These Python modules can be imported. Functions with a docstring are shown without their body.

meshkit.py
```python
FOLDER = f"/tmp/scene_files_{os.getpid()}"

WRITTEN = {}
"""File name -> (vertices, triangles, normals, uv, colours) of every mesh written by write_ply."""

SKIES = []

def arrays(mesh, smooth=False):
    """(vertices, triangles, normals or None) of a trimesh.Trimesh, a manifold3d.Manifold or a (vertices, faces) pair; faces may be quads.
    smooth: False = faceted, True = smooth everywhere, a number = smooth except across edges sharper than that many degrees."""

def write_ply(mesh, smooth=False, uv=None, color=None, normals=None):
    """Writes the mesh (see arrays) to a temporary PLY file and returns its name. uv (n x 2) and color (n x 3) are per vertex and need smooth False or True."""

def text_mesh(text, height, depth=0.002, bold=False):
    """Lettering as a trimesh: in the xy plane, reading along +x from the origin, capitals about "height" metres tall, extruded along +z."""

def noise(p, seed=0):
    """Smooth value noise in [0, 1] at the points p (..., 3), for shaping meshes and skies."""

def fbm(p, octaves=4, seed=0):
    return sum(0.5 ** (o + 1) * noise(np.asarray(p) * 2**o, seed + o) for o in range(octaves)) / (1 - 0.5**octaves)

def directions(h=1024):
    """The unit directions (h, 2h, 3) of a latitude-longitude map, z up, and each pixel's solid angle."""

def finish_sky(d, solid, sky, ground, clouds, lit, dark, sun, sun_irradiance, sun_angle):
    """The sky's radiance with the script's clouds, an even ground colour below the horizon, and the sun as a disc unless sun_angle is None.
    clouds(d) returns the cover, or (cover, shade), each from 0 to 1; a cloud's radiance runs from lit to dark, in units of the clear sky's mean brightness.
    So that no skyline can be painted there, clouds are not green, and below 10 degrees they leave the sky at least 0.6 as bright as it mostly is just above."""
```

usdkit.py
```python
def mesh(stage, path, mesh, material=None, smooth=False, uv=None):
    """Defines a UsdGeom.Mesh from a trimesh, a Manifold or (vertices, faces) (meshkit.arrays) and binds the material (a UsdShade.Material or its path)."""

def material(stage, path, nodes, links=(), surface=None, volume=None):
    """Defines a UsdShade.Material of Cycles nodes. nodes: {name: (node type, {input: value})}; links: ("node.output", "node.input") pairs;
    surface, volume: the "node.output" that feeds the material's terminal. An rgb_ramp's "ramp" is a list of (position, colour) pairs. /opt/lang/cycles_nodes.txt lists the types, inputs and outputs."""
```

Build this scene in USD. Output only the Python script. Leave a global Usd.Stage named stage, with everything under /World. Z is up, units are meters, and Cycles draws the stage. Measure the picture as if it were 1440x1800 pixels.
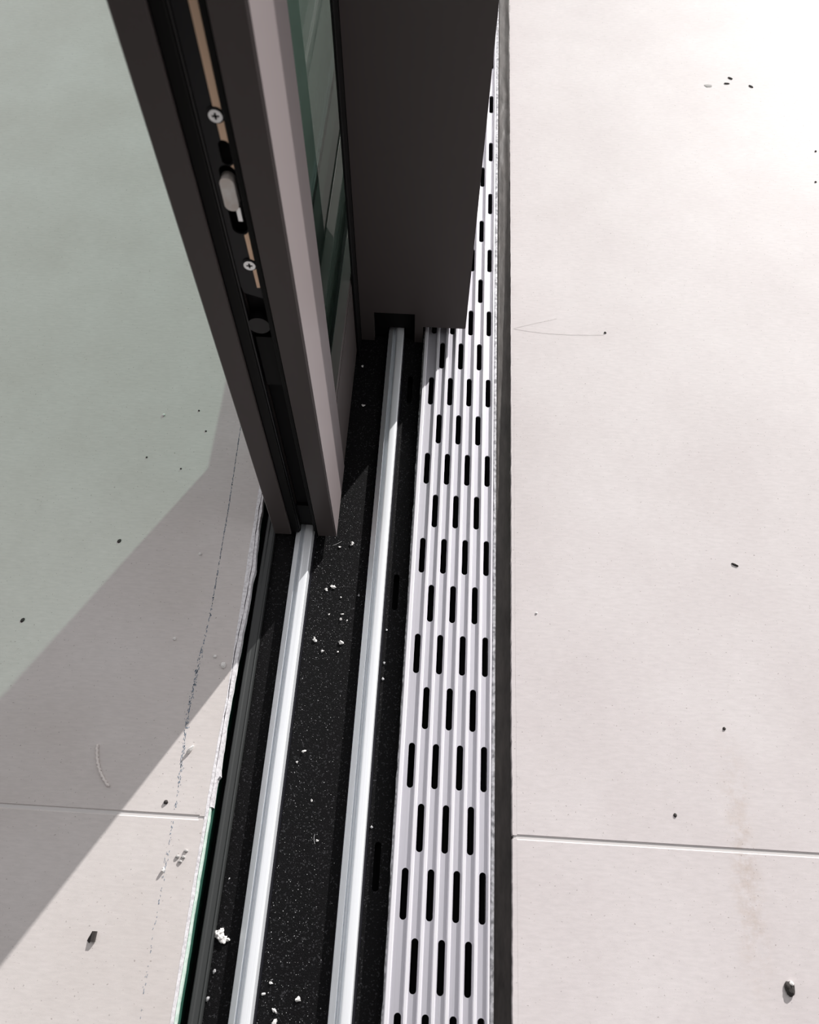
import math
import numpy as np
import trimesh
import usdkit, meshkit
from pxr import Usd, UsdGeom, UsdLux, UsdShade, Gf, Sdf
from shapely.geometry import Polygon, Point, LineString, box as sbox
from shapely.ops import unary_union

stage = Usd.Stage.CreateInMemory()
UsdGeom.SetStageUpAxis(stage, UsdGeom.Tokens.z)
UsdGeom.SetStageMetersPerUnit(stage, 1.0)
UsdGeom.Xform.Define(stage, '/World')
UsdGeom.Scope.Define(stage, '/World/Looks')
S = 1.1            # the scene is laid out in units of the eye height; S is that height in metres
rng = np.random.default_rng(7)

# ------------------------------------------------------------------ camera
F_PX, PITCH, YAW, ROLL = 1392.53, 1.076766, -0.04237, 0.015663
fw = np.array([math.sin(YAW) * math.cos(PITCH), math.cos(YAW) * math.cos(PITCH), -math.sin(PITCH)])
r0 = np.cross(fw, [0, 0, 1]); r0 /= np.linalg.norm(r0); u0 = np.cross(r0, fw)
rt = math.cos(ROLL) * r0 + math.sin(ROLL) * u0
up = -math.sin(ROLL) * r0 + math.cos(ROLL) * u0
cam = UsdGeom.Camera.Define(stage, '/World/camera')
cam.AddTransformOp().Set(Gf.Matrix4d(*[float(v) for v in (*rt, 0, *up, 0, *(-fw), 0, 0, 0, S, 1)]))
cam.CreateHorizontalApertureAttr(36.0)
cam.CreateVerticalApertureAttr(45.0)
cam.CreateFocalLengthAttr(36.0 * F_PX / 1440)
cam.CreateClippingRangeAttr(Gf.Vec2f(0.02, 200))
cam.CreateFStopAttr(9.0)
cam.CreateFocusDistanceAttr(1.22)
cam.CreateExposureAttr(0.0)

# ------------------------------------------------------------------ sky and sun
sky = UsdLux.DomeLight.Define(stage, '/World/sky')
sky.CreateIntensityAttr(1.0)
sky.CreateColorAttr(Gf.Vec3f(.262, .257, .262))
SUN_EL, SUN_AZ = math.radians(22.0), math.radians(29.8)   # azimuth of travel: towards -x and -y
d = np.array([-math.sin(SUN_AZ) * math.cos(SUN_EL), -math.cos(SUN_AZ) * math.cos(SUN_EL), -math.sin(SUN_EL)])
sun = UsdLux.DistantLight.Define(stage, '/World/sun')
sun.CreateAngleAttr(0.53)
sun.CreateNormalizeAttr(True)
sun.CreateIntensityAttr(1.40)
sun.CreateColorAttr(Gf.Vec3f(1.0, 0.965, 0.94))
zz = -d; xx = np.cross([0, 0, 1], zz); xx /= np.linalg.norm(xx); yy = np.cross(zz, xx)
sun.AddTransformOp().Set(Gf.Matrix4d(*[float(v) for v in (*xx, 0, *yy, 0, *zz, 0, 0, 0, 0, 1)]))

# ------------------------------------------------------------------ helpers
used = {}
def numbered(path):
    n = used.get(path, -1) + 1
    used[path] = n
    return path if n == 0 else '%s_%03d' % (path, n)

BASE = {}
def data(p, label=None, cat=None, group=None, kind=None):
    p = p.GetPrim() if hasattr(p, 'GetPrim') else p
    for k, v in (('label', label), ('category', cat), ('group', group), ('kind', kind)):
        if v:
            p.SetCustomDataByKey(k, v)
    return p

def thing(name, base, label=None, cat=None, group=None, kind=None):
    path = numbered('/World/' + name)
    x = UsdGeom.Xform.Define(stage, path)
    x.AddTranslateOp().Set(Gf.Vec3d(*[float(b) * S for b in base]))
    BASE[path] = np.array(base, float)
    data(x, label, cat, group, kind)
    return path

def obj(name, m, material, parent=None, label=None, cat=None, group=None, kind=None, smooth=False):
    """one Mesh prim; the mesh is in layout units"""
    path = numbered((parent or '/World') + '/' + name)
    if parent is None:                                  # a thing of one mesh stands at its own base
        b = np.array([(m.vertices[:, 0].min() + m.vertices[:, 0].max()) / 2, (m.vertices[:, 1].min() + m.vertices[:, 1].max()) / 2, m.vertices[:, 2].min()])
    else:
        b = BASE[parent]
    BASE[path] = b
    mm = m.copy(); mm.vertices = (mm.vertices - b) * S
    g = usdkit.mesh(stage, path, mm, material, smooth=smooth)
    if parent is None:
        UsdGeom.Xformable(g).AddTranslateOp().Set(Gf.Vec3d(*[float(v) * S for v in b]))
    data(g, label, cat, group, kind)
    return path

def extrude(poly, h):
    ms = [trimesh.creation.extrude_polygon(p, h, engine='earcut') for p in (poly.geoms if hasattr(poly, 'geoms') else [poly])]
    return cat(ms)
def cat(ms):
    return trimesh.util.concatenate(ms) if len(ms) > 1 else ms[0]
def up_z(poly, z0, z1):                 # polygon in x,y
    m = extrude(poly, z1 - z0); m.vertices[:, 2] += z0; return m
def along_y(pts, y0, y1):               # profile in x,z
    p = pts if isinstance(pts, Polygon) else Polygon(pts)
    m = extrude(p, y1 - y0); v = m.vertices.copy()
    return trimesh.Trimesh(np.stack([v[:, 0], y0 + v[:, 2], v[:, 1]], 1), m.faces[:, ::-1], process=False)
def along_x(pts, x0, x1):               # profile in y,z
    p = pts if isinstance(pts, Polygon) else Polygon(pts)
    m = extrude(p, x1 - x0); v = m.vertices.copy()
    return trimesh.Trimesh(np.stack([x0 + v[:, 2], v[:, 0], v[:, 1]], 1), m.faces, process=False)
def bx(x0, x1, y0, y1, z0, z1, c=0.0):  # box, its edges along y chamfered by c
    if c <= 0:
        return along_y(sbox(x0, z0, x1, z1), y0, y1)
    return along_y([(x0 + c, z0), (x1 - c, z0), (x1, z0 + c), (x1, z1 - c), (x1 - c, z1), (x0 + c, z1), (x0, z1 - c), (x0, z0 + c)], y0, y1)
def post(x0, x1, y0, y1, z0, z1, c=0.0):  # upright box, its vertical edges chamfered by c
    return up_z(Polygon([(x0 + c, y0), (x1 - c, y0), (x1, y0 + c), (x1, y1 - c), (x1 - c, y1), (x0 + c, y1), (x0, y1 - c), (x0, y0 + c)]) if c > 0 else sbox(x0, y0, x1, y1), z0, z1)
def disc(x, y, z, r, t, n=32):          # disc facing -y, from y to y+t
    m = trimesh.creation.cylinder(r, t, sections=n)
    v = m.vertices
    return trimesh.Trimesh(np.stack([v[:, 0] + x, -v[:, 2] + y + t / 2, v[:, 1] + z], 1), m.faces, process=False)
def plate_y(poly, y0, y1):              # polygon in x,z cut from a plate that faces -y
    return along_y(poly, y0, y1)

# ------------------------------------------------------------------ materials
L = '/World/Looks/'
def mat(name, nodes, links=(), surface='p.BSDF'):
    return usdkit.material(stage, L + name, nodes, links, surface=surface)
def plain(name, col, rough=.5, metal=0., spec=.5, **kw):
    return mat(name, {'p': ('principled_bsdf', {'base_color': col, 'roughness': rough, 'metallic': metal, 'specular_ior_level': spec, **kw})})

# stone-look porcelain: soft mottling, faint fibres, sparse dark pinholes
def tile_mat(name, a, b, stain=False):
    n = {'g': ('geometry', {}),
         'n1': ('noise_texture', {'scale': 5.0, 'detail': 4.0, 'roughness': .6}),
         'r1': ('rgb_ramp', {'ramp': [(.3, a), (.7, b)]}),
         'm2': ('mapping', {'scale': (60., 260., 60.)}),
         'n2': ('noise_texture', {'scale': 1.0, 'detail': 3.0, 'roughness': .65}),
         'r2': ('rgb_ramp', {'ramp': [(.25, (.93, .93, .93)), (.75, (1.05, 1.05, 1.05))]}),
         'mx': ('mix', {'mix_type': 'multiply', 'fac': 1.0}),
         'n3': ('noise_texture', {'scale': 300.0, 'detail': 2.0, 'roughness': .5}),
         'r3': ('rgb_ramp', {'ramp': [(.27, (.55, .53, .52)), (.31, (1., 1., 1.))]}),
         'mx3': ('mix', {'mix_type': 'multiply', 'fac': .8}),
         'n4': ('noise_texture', {'scale': 1400.0, 'detail': 1.0}),
         'bmp': ('bump', {'strength': .12, 'distance': .0006}),
         'p': ('principled_bsdf', {'roughness': .62, 'specular_ior_level': .3})}
    l = [('g.position', 'n1.vector'), ('n1.fac', 'r1.fac'), ('g.position', 'm2.vector'), ('m2.vector', 'n2.vector'), ('n2.fac', 'r2.fac'),
         ('r1.color', 'mx.color1'), ('r2.color', 'mx.color2'), ('g.position', 'n3.vector'), ('n3.fac', 'r3.fac'),
         ('mx.color', 'mx3.color1'), ('r3.color', 'mx3.color2'),
         ('g.position', 'n4.vector'), ('n4.fac', 'bmp.height'), ('bmp.normal', 'p.normal')]
    out = 'mx3.color'
    if stain:      # a brownish scuff that runs along the right-hand slab
        n.update({'sx': ('separate_xyz', {}), 'dx': ('math', {'math_type': 'subtract', 'value2': .43 * 1.0}),
                  'ab': ('math', {'math_type': 'absolute'}),
                  'f1': ('map_range', {'range_type': 'smoothstep', 'from_min': 0., 'from_max': .03, 'to_min': 1., 'to_max': 0., 'clamp': True}),
                  'f2': ('map_range', {'range_type': 'smoothstep', 'from_min': .34, 'from_max': .10, 'to_min': 0., 'to_max': 1., 'clamp': True}),
                  'f3': ('map_range', {'range_type': 'smoothstep', 'from_min': -.08, 'from_max': .06, 'to_min': 0., 'to_max': 1., 'clamp': True}),
                  'nz': ('noise_texture', {'scale': 45.0, 'detail': 6.0, 'roughness': .75}),
                  'fz': ('map_range', {'from_min': .42, 'from_max': .66, 'to_min': 0., 'to_max': .75, 'clamp': True}),
                  'k1': ('math', {'math_type': 'multiply'}), 'k2': ('math', {'math_type': 'multiply'}), 'k3': ('math', {'math_type': 'multiply'}),
                  'ms': ('mix', {'mix_type': 'multiply', 'color2': (.80, .72, .64)})})
        l += [('g.position', 'sx.vector'), ('sx.x', 'dx.value1'), ('dx.value', 'ab.value1'), ('ab.value', 'f1.value'), ('sx.y', 'f2.value'), ('sx.y', 'f3.value'),
              ('g.position', 'nz.vector'), ('nz.fac', 'fz.value'), ('f1.result', 'k1.value1'), ('f2.result', 'k1.value2'),
              ('k1.value', 'k2.value1'), ('f3.result', 'k2.value2'), ('k2.value', 'k3.value1'), ('fz.result', 'k3.value2'), ('k3.value', 'ms.fac'), ('mx3.color', 'ms.color1')]
        out = 'ms.color'
    l.append((out, 'p.base_color'))
    return mat(name, n, l)
TILE_L = tile_mat('tile_left', (.575, .535, .515), (.64, .605, .59))
TILE_R = tile_mat('tile_right', (.60, .555, .555), (.66, .62, .62), stain=True)
GROUT = plain('grout', (.62, .60, .59), .9)
CHIP = mat('chipped_tile', {'g': ('geometry', {}), 'n': ('noise_texture', {'scale': 220., 'detail': 5.}), 'r': ('rgb_ramp', {'ramp': [(.3, (.55, .53, .55)), (.6, (.80, .79, .81))]}),
                            'b': ('bump', {'strength': .5, 'distance': .001}), 'p': ('principled_bsdf', {'roughness': .6})},
           [('g.position', 'n.vector'), ('n.fac', 'r.fac'), ('r.color', 'p.base_color'), ('n.fac', 'b.height'), ('b.normal', 'p.normal')])
MINT = mat('mint_film', {'g': ('geometry', {}), 'n': ('noise_texture', {'scale': 150., 'detail': 4.}), 'r': ('rgb_ramp', {'ramp': [(.35, (.50, .68, .58)), (.6, (.68, .80, .73))]}),
                         'p': ('principled_bsdf', {'roughness': .4})}, [('g.position', 'n.vector'), ('n.fac', 'r.fac'), ('r.color', 'p.base_color')])
GREEN_SHADE = plain('shaded_green', (.022, .085, .060), .35)  # deep shade on the channel side, put into a darker green
ADHESIVE = mat('brown_sealant', {'g': ('geometry', {}), 'm': ('mapping', {'scale': (1., .25, 1.)}), 'n': ('noise_texture', {'scale': 60., 'detail': 5., 'roughness': .65}),
                                 'r': ('rgb_ramp', {'ramp': [(.3, (.022, .018, .016)), (.7, (.078, .067, .061))]}), 'b': ('bump', {'strength': .5, 'distance': .002}),
                                 'p': ('principled_bsdf', {'roughness': .55})},
               [('g.position', 'm.vector'), ('m.vector', 'n.vector'), ('n.fac', 'r.fac'), ('r.color', 'p.base_color'), ('n.fac', 'b.height'), ('b.normal', 'p.normal')])
def brushed(name, col, rough, metal=1.0):     # drawn aluminium: fine lines along the extrusion
    return mat(name, {'g': ('geometry', {}), 'm': ('mapping', {'scale': (900., 3., 900.)}), 'n': ('noise_texture', {'scale': 1., 'detail': 3.}),
                      'r': ('rgb_ramp', {'ramp': [(.3, tuple(c * .92 for c in col)), (.7, col)]}), 'p': ('principled_bsdf', {'roughness': rough, 'metallic': metal})},
               [('g.position', 'm.vector'), ('m.vector', 'n.vector'), ('n.fac', 'r.fac'), ('r.color', 'p.base_color')])
ALU_RAIL = brushed('aluminium_rail', (.90, .93, .96), .40, .35)
ALU_GRATE = brushed('aluminium_grate', (.88, .87, .91), .45, .3)
ALU_SHEET = brushed('aluminium_sheet', (.62, .61, .66), .5, .75)
ALU_EDGE = mat('scratched_aluminium', {'g': ('geometry', {}), 'n': ('noise_texture', {'scale': 160., 'detail': 5.}), 'r': ('rgb_ramp', {'ramp': [(.35, (.22, .22, .23)), (.65, (.60, .60, .62))]}),
                                       'p': ('principled_bsdf', {'roughness': .45, 'metallic': .8})}, [('g.position', 'n.vector'), ('n.fac', 'r.fac'), ('r.color', 'p.base_color')])
COAT = mat('dark_brown_powder_coat', {'g': ('geometry', {}), 'n': ('noise_texture', {'scale': 1800., 'detail': 1.}), 'b': ('bump', {'strength': .05, 'distance': .0003}),
                                      'p': ('principled_bsdf', {'base_color': (.092, .079, .077), 'roughness': .36, 'specular_ior_level': .18})},
           [('g.position', 'n.vector'), ('n.fac', 'b.height'), ('b.normal', 'p.normal')])
COAT_SUNLIT = plain('sunlit_coat_tone', (.215, .185, .187), .34, spec=.35)  # stile coat with its sunlit brightness put into the colour
BLACK = plain('black_rubber', (.006, .006, .006), .55, spec=.15)
BLACK_GLOSS = plain('black_plastic', (.009, .009, .010), .35, spec=.3)
PLATE = mat('black_textured_plate', {'g': ('geometry', {}), 'n': ('noise_texture', {'scale': 900., 'detail': 2.}), 'n2': ('noise_texture', {'scale': 420., 'detail': 1.}),
                                     'r': ('rgb_ramp', {'ramp': [(.60, (.004, .004, .0045)), (.72, (.035, .035, .038))]}), 'b': ('bump', {'strength': .55, 'distance': .0012}),
                                     'p': ('principled_bsdf', {'roughness': .6, 'specular_ior_level': .10})},
            [('g.position', 'n.vector'), ('g.position', 'n2.vector'), ('n.fac', 'b.height'), ('n2.fac', 'r.fac'), ('r.color', 'p.base_color'), ('b.normal', 'p.normal')])
SMOOTH_BLACK = plain('black_anodised', (.008, .008, .011), .4, spec=.25)
LEDGE = plain('charcoal_ledge', (.040, .043, .043), .45, spec=.35)
TROUGH = plain('black_trough', (.006, .006, .007), .7, spec=.2)
PLASTER = plain('white_plaster', (.74, .73, .71), .9)
DUST = plain('grey_dust', (.42, .42, .43), .9)
SOIL = plain('dark_grit', (.035, .030, .028), .8)
STRING = plain('pale_fibre', (.74, .69, .66), .9)
PENCIL = plain('blue_chalk', (.22, .27, .33), .9)
SCUFF = plain('grey_scuff', (.40, .39, .38), .9)
STEEL = plain('zinc_steel', (.74, .76, .77), .3, metal=1.)
WARM_GLINT = plain('warm_glint', (.80, .58, .42), .42, metal=.75)  # warm highlight on the faceplate edge, put into the colour of a strip
FACE = plain('dark_steel_faceplate', (.020, .020, .022), .38, metal=.4, spec=.3)
LATCH = mat('pale_latch', {'g': ('geometry', {}), 'n': ('noise_texture', {'scale': 90., 'detail': 4.}), 'r': ('rgb_ramp', {'ramp': [(.35, (.84, .76, .70)), (.65, (.95, .92, .89))]}),
                           'p': ('principled_bsdf', {'roughness': .5})}, [('g.position', 'n.vector'), ('n.fac', 'r.fac'), ('r.color', 'p.base_color')])
def glass(name, tint):
    return mat(name, {'g': ('geometry', {}), 'f': ('fresnel', {'IOR': 1.56}), 'inv': ('math', {'math_type': 'subtract', 'value1': 1.0}),
                            'k': ('math', {'math_type': 'multiply'}), 't': ('transparent_bsdf', {'color': tint}), 's': ('glossy_bsdf', {'color': (1., 1., 1.), 'roughness': .0}),
                            'mx': ('mix_closure', {})},
            [('g.backfacing', 'inv.value2'), ('f.fac', 'k.value1'), ('inv.value', 'k.value2'), ('k.value', 'mx.fac'), ('t.BSDF', 'mx.closure1'), ('s.BSDF', 'mx.closure2')], surface='mx.closure')
GLASS = glass('green_glass', (.735, .825, .785))
GLASS2 = glass('pale_green_glass', (.965, .98, .972))

# ------------------------------------------------------------------ floor: large stone-look slabs on both sides of the track
JY = .1125                               # the joint that crosses the picture on both sides
TL, TW = 2.2, 1.10                       # slab length and width
floor = thing('floor', (0, 0, -.012), 'pale stone-look porcelain slab floor on both sides of the door track', 'floor', kind='structure')
def slab(x0, x1, y0, y1, m):
    c, g = .0011, .0020
    obj('tile', along_x([(y0 + g, -.012), (y1 - g, -.012), (y1 - g, -c), (y1 - g - c, 0), (y0 + g + c, 0), (y0 + g, -c)], x0, x1), m, floor)
for k in (-1, 0, 1):
    y0, y1 = max(JY + k * TL, -.495), JY + (k + 1) * TL
    for j in range(2):
        slab(-.2485 - (j + 1) * TW, -.2485 - j * TW - (.003 if j else 0), y0, y1, TILE_L)
        slab(.1275 + j * TW + (.003 if j else 0), .1275 + (j + 1) * TW, y0, y1, TILE_R)
for k in (0, 1):
    obj('grout', bx(-.2485 - 2 * TW, -.2410, JY + k * TL - .0045, JY + k * TL + .0045, -.012, -.0012), GROUT, floor)
    obj('grout', bx(.1240, .1275 + 2 * TW, JY + k * TL - .0045, JY + k * TL + .0045, -.012, -.0012), GROUT, floor)
# the broken left edge: glazed lip, a crack, and a sliver outside it
ex = np.array([-.6, -.093, .115, .150, .156, .161, .168, .187, .222, .258, .314, .374, .415, .436, .471, .502, .6, 1.2, 2.4])
ev = np.array([-.2335, -.2335, -.2345, -.2352, -.2352, -.2322, -.2335, -.2343, -.2351, -.2346, -.2334, -.2321, -.2318, -.2303, -.2327, -.2342, -.236, -.236, -.236])
ys = np.arange(-.495, 2.3, .004)
wob = (meshkit.fbm(np.stack([ys * 55, ys * 0, ys * 0], 1), 4, 3) - .5) * .0022
xe = np.interp(ys, ex, ev) + wob * np.where(ys > .19, 1., .45)
crack_o = np.interp(ys, [-.1, .115, .16, .26, .314, .374, .436, .5, .6], [-.2378, -.2382, -.2377, -.2372, -.2382, -.2356, -.2343, -.2372, -.2385]) - .0007 * meshkit.noise(np.stack([ys * 90, ys * 0 + 3, ys * 0], 1), 5)
crack_i = crack_o - .0004 - .0010 * np.clip(meshkit.noise(np.stack([ys * 120, ys * 0 + 9, ys * 0], 1), 8) - .35, 0, 1) * np.where(ys > .19, 1.6, .6)
white_i = np.minimum(np.interp(ys, [.1, .2, .26, .31, .385, .436, .6], [-.2425, -.2420, -.2398, -.2408, -.2415, -.2428, -.2435]) + .0012 * (meshkit.fbm(np.stack([ys * 30, ys * 0 + 5, ys * 0], 1), 3, 2) - .5), crack_i - .0008)
def ribbon(a, b):
    return Polygon(list(zip(a, ys)) + list(zip(b[::-1], ys[::-1])))
def cutj(p):
    return p.difference(sbox(-1, JY - .0018, 1, JY + .0018))
obj('tile', up_z(cutj(ribbon(np.full_like(ys, -.2485), white_i)), -.012, 0.), TILE_L, floor)
obj('chipped_edge', up_z(ribbon(white_i, crack_i), -.012, .0002), CHIP, floor, label='whitened chipped tile edge')
far_ = ribbon(crack_o, xe).intersection(sbox(-1, .125, 1, 3)); near_ = ribbon(crack_o, np.maximum(xe - .0016, crack_o + .0008)).intersection(sbox(-1, -1, 1, .1246))
obj('edge_sliver', up_z(far_, -.012, -.0004), CHIP, floor, label='thin white broken sliver outside the crack')
obj('edge_sliver', up_z(near_, -.005, -.0010), MINT, floor, label='mint green sliver outside the crack')
ysr = np.arange(-.495, 2.3, .0035)
xr = .1226 + .0006 * (meshkit.fbm(np.stack([ysr * 140, ysr * 0, ysr * 0 + 2], 1), 4, 11) - .5) * 2 + np.interp(ysr, [-.1, .1, .25, .6, 1., 2.3], [-.0010, .0, -.0005, .0006, .0016, .0026])
xr = np.minimum(xr, .1255)
obj('tile', up_z(cutj(Polygon(list(zip(xr, ysr)) + [(.1276, ysr[-1]), (.1276, ysr[0])])), -.012, 0.), TILE_R, floor)
obj('screed', up_z(sbox(-2.6, -.495, -.2395, 4.6).union(sbox(.1262, -.495, 2.6, 4.6)), -.05, -.012), GROUT, floor)

# unseen dark wall, added behind the camera to darken the door fronts
WALL = plain('added_dark_wall', (.022, .020, .019), .7)
wall = thing('added_shade_wall', (0, -.5, 0), 'dark brown facade wall behind the viewer', 'wall', kind='structure')
obj('panel', bx(-2.4, 2.4, -.6, -.5, -.05, 3.2), WALL, wall)

# ------------------------------------------------------------------ the recessed door track
Y0, Y1 = -.495, 2.3
PZ = -.0185                              # level of the black track floor
track = thing('door_track', (-.1, .6, -.06), 'black recessed sliding-door track with two bright aluminium rails', 'door track')
def slot(x, ya, yb, w):
    return LineString([(x, ya + w / 2), (x, yb - w / 2)]).buffer(w / 2, quad_segs=6)
pits = [slot(-.0352, y, y + .0535, .0078) for y in (.0462, .3945, .7428, 1.091, 1.44)]
obj('track_floor', up_z(sbox(-.2120, Y0, -.0200, Y1).difference(unary_union(pits)), PZ - .004, PZ), PLATE, track, label='black grainy track floor with oblong drain slots')
obj('drain_pan', up_z(sbox(-.2120, Y0, -.0200, Y1), -.05, -.046), TROUGH, track)
def rail_profile(x):
    p = [(0, PZ), (0, -.0085), (.0012, -.0072), (.0074, -.0012), (.0078, -.0060), (.0088, -.0095), (.0106, -.0095), (.0118, -.0050), (.0130, -.0002), (.0146, .0022), (.0165, .0028), (.0232, .0026), (.0246, .0018), (.0253, .0004), (.0253, PZ)]
    return [(x + a, b) for a, b in p]
for x in (-.1822, -.0757):
    obj('rail', along_y(rail_profile(x), Y0, Y1), ALU_RAIL, track, label='bright drawn aluminium rail with a groove', smooth=30)
    obj('rail_foot', along_y([(x - .0022, PZ), (x + .0284, PZ), (x + .0276, PZ + .0022), (x - .0014, PZ + .0022)], Y0, Y1), SMOOTH_BLACK, track)
obj('ledge', along_y([(-.2264, -.05), (-.2122, -.05), (-.2122, -.0125), (-.2128, -.0108), (-.2142, -.0104), (-.2155, -.0116), (-.2205, -.0116), (-.2222, -.0104), (-.2252, -.0104), (-.2264, -.0116)], Y0, Y1), LEDGE, track, label='charcoal ledge along the left side')
obj('shaded_side', along_y([(-.2382, -.05), (-.2362, -.05), (-.2362, -.0125), (-.2382, -.0125)], Y0, Y1), GREEN_SHADE, track, label='dark green film on the left side')
obj('gap_floor', bx(-.2382, -.2264, Y0, Y1, -.05, -.040), TROUGH, track)
obj('edge_backing', up_z(ribbon(np.full_like(ys, -.2462), xe - .0008), -.0125, -.0120), GREEN_SHADE, track)  # darkness of the crack put into the backing colour

# ------------------------------------------------------------------ the slotted drain grate
grate = thing('drain_grate', (.04, .6, -.06), 'silver ribbed aluminium drain grate with staggered oblong slots', 'drain grate')
GP = .01487
cols = [-.0013 + GP * k for k in range(7)]
holes = []
for k, cx in enumerate(cols):
    for n in range(-4, 16):
        ya = -.0699 - .0535 + .142 * n + (.071 if k % 2 else 0)
        holes.append(slot(cx, ya, ya + .0535, .0077))
g0, g1 = -.0165, .0968
pan = sbox(g0, Y0, g1, Y1).difference(unary_union(holes))
obj('slotted_sheet', up_z(pan, -.0022, 0.), ALU_SHEET, grate, label='slotted aluminium sheet')
def ridge(xa, xb, h=.0042, c=.0013):
    return [(xa, -.0001), (xb, -.0001), (xb - c * .5, h * .7), (xb - c, h), (xa + c, h), (xa + c * .5, h * .7)]
for k in range(6):
    xm = cols[k] + GP / 2
    obj('ridge', along_y(ridge(xm - .0026, xm + .0026), Y0, Y1), ALU_GRATE, grate, smooth=30)
obj('ridge', along_y(ridge(g0, g0 + .0062), Y0, Y1), ALU_GRATE, grate, smooth=30)
obj('ridge', along_y(ridge(g1 - .0038, g1), Y0, Y1), ALU_GRATE, grate, smooth=30)
obj('side_wall', bx(g0, g0 + .0016, Y0, Y1, -.05, -.0022), ALU_EDGE, grate, label='scratched side of the grate')
obj('side_wall', bx(g1 - .0016, g1, Y0, Y1, -.05, -.0022), ALU_GRATE, grate)
ysg = np.arange(Y0, Y1 - .001, .003)
eo = g0 - .0012 - .0013 * np.clip(meshkit.fbm(np.stack([ysg * 70, ysg * 0 + 1, ysg * 0], 1), 4, 21) - .3, 0, 1) * 1.6
obj('edge_burr', up_z(Polygon(list(zip(eo, ysg)) + [(g0, ysg[-1]), (g0, ysg[0])]), -.004, -.0012), ALU_EDGE, grate, label='ragged scratched metal edge')
obj('edge_trim', bx(g1 + .0006, g1 + .0048, Y0, Y1, -.03, -.0016, .0008), ALU_EDGE, grate, label='dull metal strip beside the grate')
obj('trough', cat([bx(g0, g1, Y0, Y1, -.058, -.054), bx(-.0194, g0, Y0, Y1, -.054, -.0045)]), TROUGH, grate, label='black trough under the grate')

# brown sealant between the grate and the right-hand slabs, its surface lumpy
nx, ny = 9, 500
gx, gy = np.meshgrid(np.linspace(g1 + .0048, .1262, nx), np.linspace(Y0, Y1, ny))
gz = np.interp(gy, [.0, .35, .8, 1.3], [-.0230, -.0190, -.0105, -.0040]) + .0025 * (meshkit.fbm(np.stack([gx.ravel() * 160, gy.ravel() * 26, gx.ravel() * 0], 1), 4, 4) - .5).reshape(gx.shape)
gz += np.clip((gx - .1165) / .006, 0, 1) * .0035
idx = np.arange(nx * ny).reshape(ny, nx)
top = np.stack([idx[:-1, :-1].ravel(), idx[:-1, 1:].ravel(), idx[1:, 1:].ravel(), idx[1:, :-1].ravel()], 1)
V = np.stack([gx.ravel(), gy.ravel(), gz.ravel()], 1); Vb = V.copy(); Vb[:, 2] = -.05
fa = np.vstack([top[:, [0, 1, 2]], top[:, [0, 2, 3]]]); fb = fa[:, ::-1] + nx * ny
ring = np.concatenate([idx[0, :], idx[1:, -1], idx[-1, -2::-1], idx[-2:0:-1, 0]])
rn = np.roll(ring, -1)
fs = np.vstack([np.stack([ring, ring + nx * ny, rn + nx * ny], 1), np.stack([ring, rn + nx * ny, rn], 1)])
obj('sealant_strip', trimesh.Trimesh(np.vstack([V, Vb]), np.vstack([fa, fb, fs]), process=False), ADHESIVE,
    label='dark brown sealant strip between the silver grate and right-hand floor', cat='sealant', smooth=True)

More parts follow.
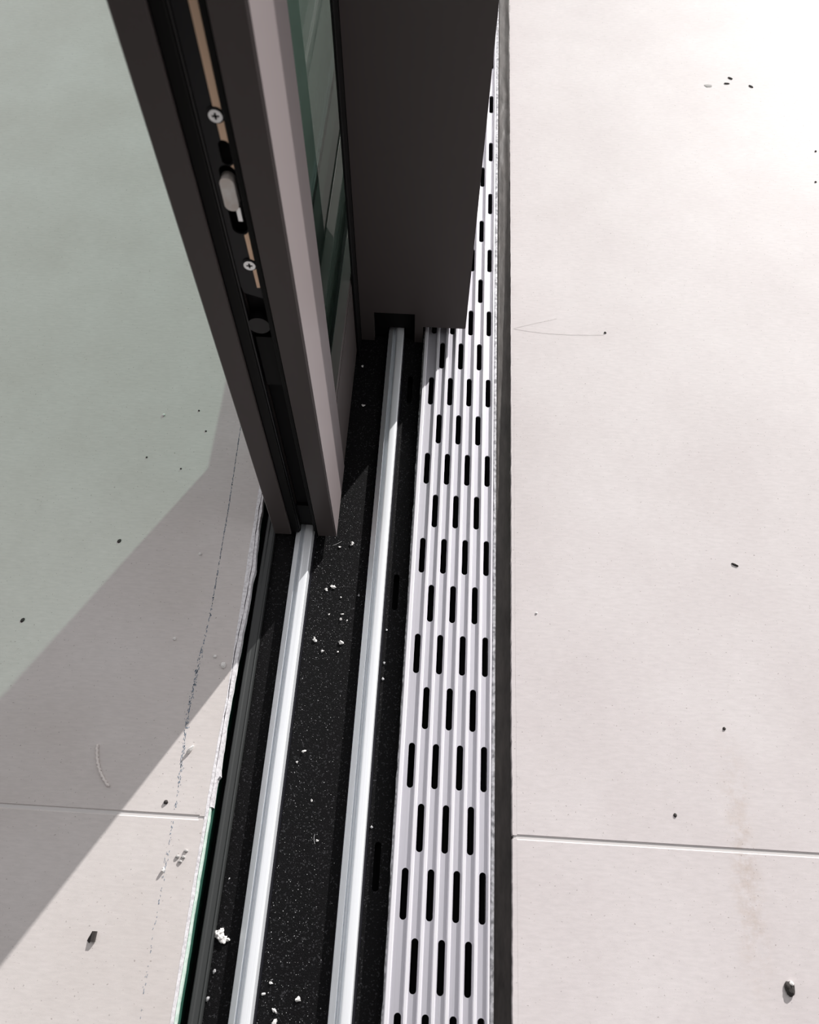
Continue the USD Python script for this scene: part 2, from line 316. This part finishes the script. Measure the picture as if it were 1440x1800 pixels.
# ------------------------------------------------------------------ sliding leaf on the left rail
H = 2.35
x0, x1, yf, ys_ = -.2122, -.1246, .4945, .612
YE = 4.4
leaf = thing('door_1', ((x0 + x1) / 2, yf, -.004), 'dark brown sliding glass door leaf on the left rail, lock edge towards us', 'sliding door', kind='structure')
prof = Polygon([(x0 + .0012, yf), (-.1885, yf), (-.1880, yf + .0010), (-.1880, yf + .0090), (-.1755, yf + .0090), (-.1755, yf + .0300), (-.1500, yf + .0300), (-.1500, yf + .0010), (-.1495, yf),
                (x1 - .0012, yf), (x1, yf + .0012), (x1, ys_ - .0010), (x1 - .0010, ys_), (x1 - .014, ys_), (x1 - .014, ys_ - .03), (x0 + .014, ys_ - .03), (x0 + .014, ys_), (x0 + .0010, ys_), (x0, ys_ - .0010), (x0, yf + .0012)])
obj('stile', up_z(prof, -.004, H), COAT, leaf, label='front stile with a lock groove')
obj('sunlit_face', post(x1 + .00005, x1 + .0009, yf + .0012, ys_ - .0002, -.004, H), COAT_SUNLIT, leaf, label='satin taupe outer face of the stile')
obj('stile', post(x0, x1, YE, YE + .118, -.004, H, .001), COAT, leaf)
for nm, za, zb in (('bottom_rail', -.004, .150), ('top_rail', H - .15, H)):
    # rail profile: rebated for the glass
    pr = [(x0, za), (x0 + .012, za), (x0 + .012, za + .018), (x1 - .012, za + .018), (x1 - .012, za), (x1, za), (x1, .1425), (x1 - .001, .1430), (x1 - .016, .1430), (x1 - .016, .1180), (-.1570, .1180), (-.1570, .1020), (-.1900, .0900), (x0 + .012, .0860), (x0 + .001, .0800), (x0, .0790)] if za < 1 else \
         [(x0, za), (x1, za), (x1, zb), (x0, zb)]
    obj(nm, along_y(pr, ys_ + .0004, YE - .0004), COAT, leaf)
obj('glass_pane', bx(-.1560, -.1490, ys_ - .016, YE + .01, .1185, H - .13), GLASS, leaf, label='green tinted glass pane')
obj('glass_pane', bx(-.1890, -.1820, ys_ - .016, YE + .01, .0935, H - .13), GLASS, leaf, label='green tinted glass pane')
for xa in (-.1488, -.1962):
    obj('glazing_gasket', cat([post(xa, xa + .0080, ys_ - .012, ys_ + .0035, .150, H - .15), bx(xa, xa + .0080, ys_ + .0035, YE, *((.110, .1280) if xa > -.17 else (.084, .0940)))]), BLACK, leaf)
obj('glazing_bead', bx(-.1404, -.1258, ys_ + .002, YE - .002, .1432, .1500, .0012), COAT, leaf)
# what sits in the lock groove
obj('seal', post(-.1878, -.1768, yf + .0035, yf + .0088, -.0030, H - .01, .001), BLACK, leaf, label='black rubber seal in the groove')
obj('seal_lip', post(-.1768, -.1750, yf + .0052, yf + .0115, -.0030, H - .01, .0006), BLACK_GLOSS, leaf)
obj('seal', post(-.1556, -.1502, yf + .0025, yf + .0120, .0040, H - .01, .001), BLACK, leaf, label='black rubber seal in the groove')
yp = yf + .0070
fp = Polygon([(-.1745, .474), (-.1728, .466), (-.1566, .460), (-.1558, .464), (-.1558, H - .2), (-.1745, H - .2)])
def oval(x, za, zb, w):
    return LineString([(x, za + w / 2), (x, zb - w / 2)]).buffer(w / 2, quad_segs=8)
SX, SZ = -.1618, (.6415, .5012)
screws = [Point(SX, z).buffer(.0042) for z in SZ]
cut = unary_union([oval(-.1632, .534, .600, .0128), oval(-.1612, .600, .621, .0085)] + screws)
obj('faceplate', plate_y(fp.difference(cut), yp, yp + .0025), FACE, leaf, label='dark steel lock faceplate')
strip = Polygon([(-.1598, .474), (-.1570, .474), (-.1568, H - .2), (-.1660, H - .2), (-.1626, .650), (-.1612, .560)]).difference(unary_union([cut.buffer(.0008)] + [q.buffer(.0012) for q in screws]))
for g in (strip.geoms if hasattr(strip, 'geoms') else [strip]):
    if g.area > 1e-6:
        obj('glint_strip', plate_y(g, yp - .0008, yp), WARM_GLINT, leaf, label='warm brass strip along the faceplate')
for z in SZ:
    cross = unary_union([sbox(-.0027, -.0008, .0027, .0008), sbox(-.0008, -.0027, .0008, .0027)])
    head = plate_y(Point(0, 0).buffer(.0050).difference(cross), -.0022, 0.)
    head.vertices += np.array([SX, yp, z])
    obj('screw', head, STEEL, leaf, label='cross-head zinc screw')
    rm = plate_y(Point(0, 0).buffer(.0064).difference(Point(0, 0).buffer(.0052)), -.0011, 0.)
    rm.vertices += np.array([SX, yp, z])
    obj('screw_rim', rm, FACE, leaf)
lat = along_y(oval(-.1650, .5590, .5900, .0112), yp - .0022, yp + .006)
obj('latch', lat, LATCH, leaf, label='pale rounded latch bolt')
obj('latch_tongue', post(-.1638, -.1588, yp + .0002, yp + .010, .5470, .5605, .0008), STEEL, leaf, label='grey steel latch tongue')
obj('lock_case', post(-.1740, -.1560, yp + .010, yp + .0160, .060, H - .25), TROUGH, leaf)
obj('drive_plug', disc(-.1660, yp - .001, .4240, .0105, .010), BLACK_GLOSS, leaf, label='round black plug below the lock', smooth=40)
obj('guide_block', post(-.1740, -.1562, yp + .002, yp + .0095, .33, .405, .001), BLACK, leaf)
obj('brush_seal', post(-.1748, -.1505, yf + .0125, yf + .0295, .0045, .060), BLACK, leaf)

# ------------------------------------------------------------------ second leaf, on the right rail: wide flat end post towards us
a0, a1, b0, b1 = -.1200, .0487, .8660, .9490
leaf2 = thing('door_2', ((a0 + a1) / 2, b0, PZ), 'wide dark brown door leaf end standing over the right rail and grate', 'sliding door', kind='structure')
pol = Polygon([(a0, PZ + .0006), (-.0985, PZ + .0006), (-.0985, .0480), (-.0330, .0480), (-.0330, PZ + .0006), (-.0196, PZ + .0006), (-.0196, .0200), (a1 - .001, .0200), (a1, .0212), (a1, H), (a0, H)])
obj('stile', along_y(pol, b0, b1), COAT, leaf2, label='wide flat end stile notched over the rail')
obj('brush_seal', cat([bx(-.0983, -.0775, b0 + .010, b0 + .03, PZ + .0024, .0478), bx(-.0480, -.0332, b0 + .010, b0 + .03, PZ + .0024, .0478), bx(-.0775, -.0480, b0 + .010, b0 + .03, .0045, .0478)]), BLACK, leaf2, label='black brush block in the notch')
obj('side_gasket', post(-.1232, a0 - .0001, b0 + .0030, b1 - .02, PZ + .002, H), BLACK, leaf2, label='black gasket on the left edge')
obj('interlock_seal', post(-.1242, a0 - .0006, .8300, b0 - .0002, PZ + .002, H, .0006), BLACK, leaf2, label='black interlock seal in the gap to the left leaf')
obj('bottom_rail', bx(a0, a1, b1 + .0004, YE, .012, .130, .001), COAT, leaf2)
obj('top_rail', bx(a0, a1, b1 + .0004, YE, H - .13, H, .001), COAT, leaf2)
obj('stile', post(a0, a1, YE + .0004, YE + .12, .012, H, .001), COAT, leaf2)
for xa in (-.085, .010):
    obj('glass_pane', bx(xa, xa + .007, b1 - .012, YE + .006, .118, H - .12), GLASS2, leaf2, label='green tinted glass pane')

# ------------------------------------------------------------------ loose bits
def lump(x, y, z, rx, ry, rz, seed, sub=1, jag=.35, ang=0.):
    m = trimesh.creation.icosphere(subdivisions=sub)
    v = m.vertices
    n = meshkit.fbm(v * 1.7 + seed * 3.1, 3, seed)[:, None]
    v = v * (1 + jag * 2 * (n - .5))
    v[:, 2] = np.maximum(v[:, 2], -.35)
    v = v * [rx, ry, rz]
    c, s = math.cos(ang), math.sin(ang)
    v = np.stack([c * v[:, 0] - s * v[:, 1], s * v[:, 0] + c * v[:, 1], v[:, 2]], 1)
    v[:, 2] -= v[:, 2].min()
    return trimesh.Trimesh(v + [x, y, z], m.faces, process=False)

# floor specks
D = [(-.4262, .4675), (-.5274, .3441), (-.3555, .695), (-.3383, .6582), (-.4175, .6066), (-.3632, .5901)]
DL = ['dark oblong grit grain just above the diagonal shadow edge on the left floor', 'dark oblong grit grain near the left picture edge in the greenish light',
      'tiny dark speck nearest the shadow corner beside the left door leaf, upper one', 'tiny dark speck nearest the shadow corner beside the left door leaf, lower one',
      'tiny dark speck on the greenish left floor, leftmost of the small specks', 'tiny dark speck just above the inner corner of the left floor shadow']
for i, (x, y) in enumerate(D):
    obj('grit_speck', lump(x, y, 0, .0024 if i < 2 else .0014, .0034 if i < 2 else .0014, .0010, 30 + i, ang=-.6), SOIL, label=DL[i], cat='grit', group='dark specks on the left floor')
for i, (x, y) in enumerate([(.2782, .8899), (.7079, 1.3661), (.6917, 1.2789), (.3881, .2538), (.3162, .1474)]):
    obj('grit_speck', lump(x, y, 0, .0020, .0022, .0012, 50 + i), SOIL, label=['small dark speck at the free end of the fine hair', 'dark speck at the right picture edge, upper of two', 'dark speck at the right picture edge, lower of two', 'small dark speck above the right floor joint beside the brown scuff', 'small dark speck above the right floor joint, nearer the grate'][i], cat='grit', group='dark specks on the right floor')
for i, (x, y, a) in enumerate([(.5750, 1.5816, -.6), (.5657, 1.5642, 0.), (.6131, 1.5581, -.7)]):
    obj('grit_flake', lump(x, y, 0, .0055, .0024, .0014, 60 + i, ang=a), SOIL, label=['topmost dark flake of the upper right cluster', 'small dark flake in the middle of the upper right cluster', 'dark flake at the right end of the upper right cluster'][i], cat='grit', group='flakes in the upper right cluster')
obj('scuff_mark', lump(.5266, 1.5541, 0, .0085, .0050, .0006, 64), SCUFF, label='soft grey scuff smudge left of the upper right flakes', cat='scuff')
for i, (x, y) in enumerate([(-.4077, .6833), (-.321, .33), (-.2639, .3093), (-.3097, .4542)]):
    obj('plaster_crumb', lump(x, y, 0, .0023, .0023, .0018, 70 + i), PLASTER, label=['white crumb on the greenish sunlit part of the left floor', 'white crumb in the shadow band left of the chalk line', 'white crumb in the shadow band right of the chalk line', 'white crumb in the shadow band below the left door leaf corner'][i], cat='crumb', group='white crumbs on the left floor')
obj('plaster_crumb', lump(.1559, .3941, 0, .0016, .0014, .0012, 79), PLASTER, label='single white plaster crumb on the right floor near the sealant', cat='crumb')
obj('plaster_lump', lump(-.2510, .298, 0, .0030, .0042, .0032, 80, 2), PLASTER, label='white plaster lump beside the chipped left tile edge', cat='crumb')
obj('plaster_chip', lump(-.2734, .1897, 0, .0020, .0062, .0052, 81, 2, ang=-.6), PLASTER, label='raised white plaster chip on the sunlit left floor', cat='crumb')
obj('dark_crumb', lump(-.2912, .1274, 0, .0024, .0024, .0022, 82, 2), SOIL, label='dark crumb just above the left floor joint', cat='grit')
for i, (x, y) in enumerate([(-.2655, .0690), (-.2615, .0640), (-.2590, .0690), (-.2572, .0755)]):
    obj('tile_crumb', lump(x, y, 0, .0026, .0020, .0020, 84 + i), SCUFF, label='grey tile crumb in the %s of the cluster below the left floor joint' % ['left side', 'bottom', 'middle', 'top'][i], cat='crumb', group='crumbs below the left joint')
obj('plaster_grain', lump(-.2790, .0540, 0, .0016, .0030, .0040, 90), PLASTER, label='pale grain with a long shadow below the left floor joint', cat='crumb')
obj('curled_fleck', lump(.4329, .4820, 0, .0048, .0016, .0014, 91, 2, ang=-.4), SOIL, label='curled black fleck in the middle of the right floor', cat='grit')
obj('stone_chip', lump(.4222, -.0243, 0, .0050, .0075, .0040, 92, 2), SOIL, label='dark brown stone chip at the lower right corner', cat='grit')
obj('pale_grain', lump(.4240, -.0195, .0, .0026, .0026, .0050, 93), PLASTER, label='pale grain on top of the lower right stone chip', cat='crumb')
# folded black flake on the left floor
fl = cat([bx(-.3445, -.3395, -.0225, -.0120, 0., .0042, .0008), trimesh.Trimesh(np.array([(-.3445, -.012, .0030), (-.3395, -.012, .0042), (-.3490, -.0215, .0002), (-.3462, -.0240, .0002), (-.3445, -.012, .0002), (-.3395, -.012, .0002)]),
     np.array([(0, 2, 3), (0, 3, 1), (4, 3, 2), (4, 5, 3), (0, 4, 2), (1, 3, 5), (0, 1, 5), (0, 5, 4)]), process=False)])
obj('black_flake', fl, SOIL, label='folded black flake on the sunlit lower left floor', cat='flake')

def tube(pts, r, n=6):
    pts = np.asarray(pts, float); V, Fc = [], []
    for i, p in enumerate(pts):
        t = pts[min(i + 1, len(pts) - 1)] - pts[max(i - 1, 0)]; t /= np.linalg.norm(t)
        a = np.cross(t, [0, 0, 1]); a /= np.linalg.norm(a); b = np.cross(a, t)
        rr = r[i] if np.ndim(r) else r
        for k in range(n):
            V.append(p + rr * (math.cos(2 * math.pi * k / n) * a + math.sin(2 * math.pi * k / n) * b))
    for i in range(len(pts) - 1):
        for k in range(n):
            q = [i * n + k, i * n + (k + 1) % n, (i + 1) * n + (k + 1) % n, (i + 1) * n + k]
            Fc += [(q[0], q[2], q[1]), (q[0], q[3], q[2])]
    Fc += [(0, k, k + 1) for k in range(1, n - 1)]
    e = (len(pts) - 1) * n
    Fc += [(e, e + k + 1, e + k) for k in range(1, n - 1)]
    return trimesh.Trimesh(np.array(V), np.array(Fc), process=False)
t = np.linspace(0, 1, 26)
bez = lambda p0, p1, p2: np.outer((1 - t) ** 2, p0) + np.outer(2 * t * (1 - t), p1) + np.outer(t ** 2, p2)
tw = bez((-.3885, .1890, .0014), (-.3850, .1600, .0014), (-.3631, .1410, .0014))
tw[:, 0] += .0006 * np.sin(t * 60)
obj('twine', tube(tw, .0017 + .0004 * np.sin(t * 80)), STRING, label='short curved pale twine scrap on the shaded left floor', cat='twine', smooth=True)
hair = bez((.1290, .8890, .0004), (.19, .8770, .0004), (.2760, .8850, .0004))
obj('hair', tube(hair, .00012, 4), SCUFF, label='fine grey hair reaching out from the right tile edge', cat='hair')
hair2 = bez((.1290, .8895, .0004), (.155, .90, .0004), (.200, .915, .0004))
obj('hair', tube(hair2, .00010, 4), SCUFF, label='shorter fine hair curving up from the right tile edge', cat='hair')

# blue-grey chalk line on the left floor: broken dabs that thicken and thin
cy = np.array([-.12, -.0376, .1346, .2297, .29, .3667, .45, .55, .649, .75]); cxx = np.array([-.2755, -.2764, -.2789, -.2846, -.2838, -.2800, -.2812, -.2830, -.2866, -.289])
dabs = []
for k in range(1500):
    y = rng.uniform(-.11, .74)
    dens = np.interp(y, [-.11, .05, .18, .24, .28, .34, .40, .48, .74], [.10, .15, .5, 1., 1., .55, .5, .7, .35])
    if rng.random() > dens or abs(y - JY) < .006:
        continue
    w = np.interp(y, [-.1, .2, .27, .32, .4, .7], [.0012, .0018, .0022, .0016, .0007, .0005])
    x = np.interp(y, cy, cxx) + rng.normal() * w * .6
    sx, sy, an = rng.uniform(.0002, .00045), rng.uniform(.0004, .0016), rng.uniform(-.25, .25)
    q = np.array([(-sx, -sy * .7), (sx * .6, -sy), (sx, sy * .6), (-sx * .5, sy)])
    q = q @ np.array([(math.cos(an), math.sin(an)), (-math.sin(an), math.cos(an))]) + [x, y]
    v = np.vstack([np.c_[q, np.full(4, .00002)], np.c_[q, np.full(4, .00025)]])
    dabs.append(trimesh.Trimesh(v, np.array([(4, 5, 6), (4, 6, 7), (0, 2, 1), (0, 3, 2), (0, 1, 5), (0, 5, 4), (1, 2, 6), (1, 6, 5), (2, 3, 7), (2, 7, 6), (3, 0, 4), (3, 4, 7)]), process=False))
obj('chalk_line', cat(dabs), PENCIL, label='broken blue-grey chalk line along the left floor edge', cat='marking line', kind='stuff')

# bits in the track
ch = [lump(-.2080, -.0070, PZ, .0050, .0046, .0044, 101, 2, .8), lump(-.2052, -.0028, PZ, .0022, .0020, .0034, 102, 2, .8), lump(-.2030, -.0120, PZ, .0048, .0036, .0034, 103, 2, 1.0),
      lump(-.2055, -.0098, PZ, .0042, .0036, .0036, 106, 2, .8), lump(-.1972, -.0122, PZ, .0022, .0017, .0022, 105, 2, .8)]
import manifold3d as mf
def to_mf(m):
    return mf.Manifold(mf.Mesh(np.asarray(m.vertices, np.float32), np.asarray(m.faces, np.uint32)))
u = to_mf(ch[0])
for q in ch[1:]:
    u = u + to_mf(q)
um = u.to_mesh()
obj('plaster_lump', trimesh.Trimesh(um.vert_properties[:, :3], um.tri_verts, process=False), PLASTER, label='large knobbly white plaster lump beside the left rail', cat='crumb', smooth=35)
P = [(-.1146, .811, 2.), (-.1063, .7335, 1.8), (-.1018, .4918, 2.6), (-.1196, .4854, 1.6), (-.123, .4234, 2.6), (-.1316, .4186, 1.8), (-.1101, .4089, 1.8), (-.1065, .3841, 1.6), (-.1074, .3766, 1.8), (-.0987, .3755, 1.3), (-.1236, .3831, 1.2),
     (-.1392, .3456, 2.3), (-.1034, .3437, 2.4), (-.1272, .3304, 1.7), (-.1067, .3308, 1.5), (-.1366, .1993, 2.2), (-.1435, .1857, 1.3), (-.1431, -.0513, 1.5), (-.1118, -.0652, 2.8), (-.1353, -.0765, 1.9), (-.1338, -.0869, 2.8), (-.1500, -.0621, 1.6), (-.1079, .0968, 1.2), (-.12, .1419, 1.4)]
PL = {0: 'farthest white crumb between the rails, beside the left leaf under the dark post', 1: 'second farthest white crumb between the rails, beside the left leaf', 2: 'bright white crumb just right of the left leaf bottom corner',
      4: 'long white crumb a little below the left leaf corner', 11: 'white crumb near the left rail halfway between leaf corner and floor joint', 12: 'white crumb by the shadow edge of the right rail at mid track',
      15: 'white crumb beside the left rail above the left floor joint', 18: 'largest white crumb between the rails near the bottom of the picture', 20: 'white crumb between the rails cut by the bottom picture edge'}
for i, (x, y, r) in enumerate(P):
    r *= .00085
    obj('plaster_crumb', lump(x, y, PZ, r * rng.uniform(.8, 1.3), r * rng.uniform(.9, 1.6), r, 120 + i, 1, 1.5, rng.uniform(0, 3)), PLASTER,
        label=PL.get(i, 'tiny white plaster crumb on the black track floor between the two rails'), cat='crumb', group='white crumbs between the rails')
for i, (x, y, r) in enumerate([(-.0857, .4129, 1.4), (-.0446, .1156, 1.6), (-.0440, .3654, 1.3), (-.0435, .3195, 1.5), (-.0440, .2975, 1.7)]):
    r *= .00085
    obj('dust_crumb', lump(x, y, PZ + (.0022 if x < -.05 and x > -.0757 else 0), r, r * 1.3, r, 150 + i, 1, 1.3), DUST, label=['grey crumb left of the right rail in its shadow', 'grey crumb right of the right rail, lowest, above the nearer drain slot', 'grey crumb right of the right rail, topmost of four', 'grey crumb right of the right rail, second from top', 'grey crumb right of the right rail, third from top'][i], cat='crumb', group='grey crumbs around the right rail')
for i, (x, y, r) in enumerate([(-.2070, -.0436, 1.8), (-.2100, -.0700, 2.0), (-.2060, .05, 1.0)]):
    r *= .00085
    obj('dust_crumb', lump(x, y, PZ, r, r * 1.6, r, 160 + i, 1, .5, -.4), DUST, label=['grey crumb below the large plaster lump left of the left rail', 'lowest grey crumb left of the left rail, at the bottom picture edge', 'grey crumb above the large plaster lump left of the left rail'][i], cat='crumb', group='grey crumbs left of the left rail')
fb = bez((-.1115, .1040, PZ + .0004), (-.1135, .1000, PZ + .0004), (-.1105, .0930, PZ + .0004))
obj('fibre', tube(fb, .0003, 4), DUST, label='tiny curled grey fibre on the black track floor', cat='fibre')
fb = bez((-.1290, .4870, PZ + .0004), (-.1230, .4900, PZ + .0004), (-.1170, .4945, PZ + .0004))
obj('fibre', tube(fb, .0004, 4), DUST, label='short grey fibre at the bottom corner of the left door leaf', cat='fibre')
# fine dust sprinkled over the track floor
tet = trimesh.creation.icosahedron()
ds = []
for k in range(2100):
    x = rng.uniform(-.1530, -.0790); y = rng.uniform(-.14, .62)
    dens = np.interp(y, [-.14, 0, .2, .35, .5, .62], [.9, .75, .55, .9, .9, .3]) * np.interp(x, [-.153, -.145, -.11, -.095, -.079], [.9, 1., .9, .45, .12])
    if rng.random() > dens:
        continue
    r = .00022 + .00028 * rng.random() ** 2.5
    v = tet.vertices * [r * rng.uniform(.7, 1.4), r * rng.uniform(.7, 1.6), r * .8] + [x, y, PZ + r * .5]
    ds.append(trimesh.Trimesh(v, tet.faces, process=False))
obj('dust', cat(ds), DUST, label='fine pale dust sprinkled on the black floor between the rails', cat='dust', kind='stuff')
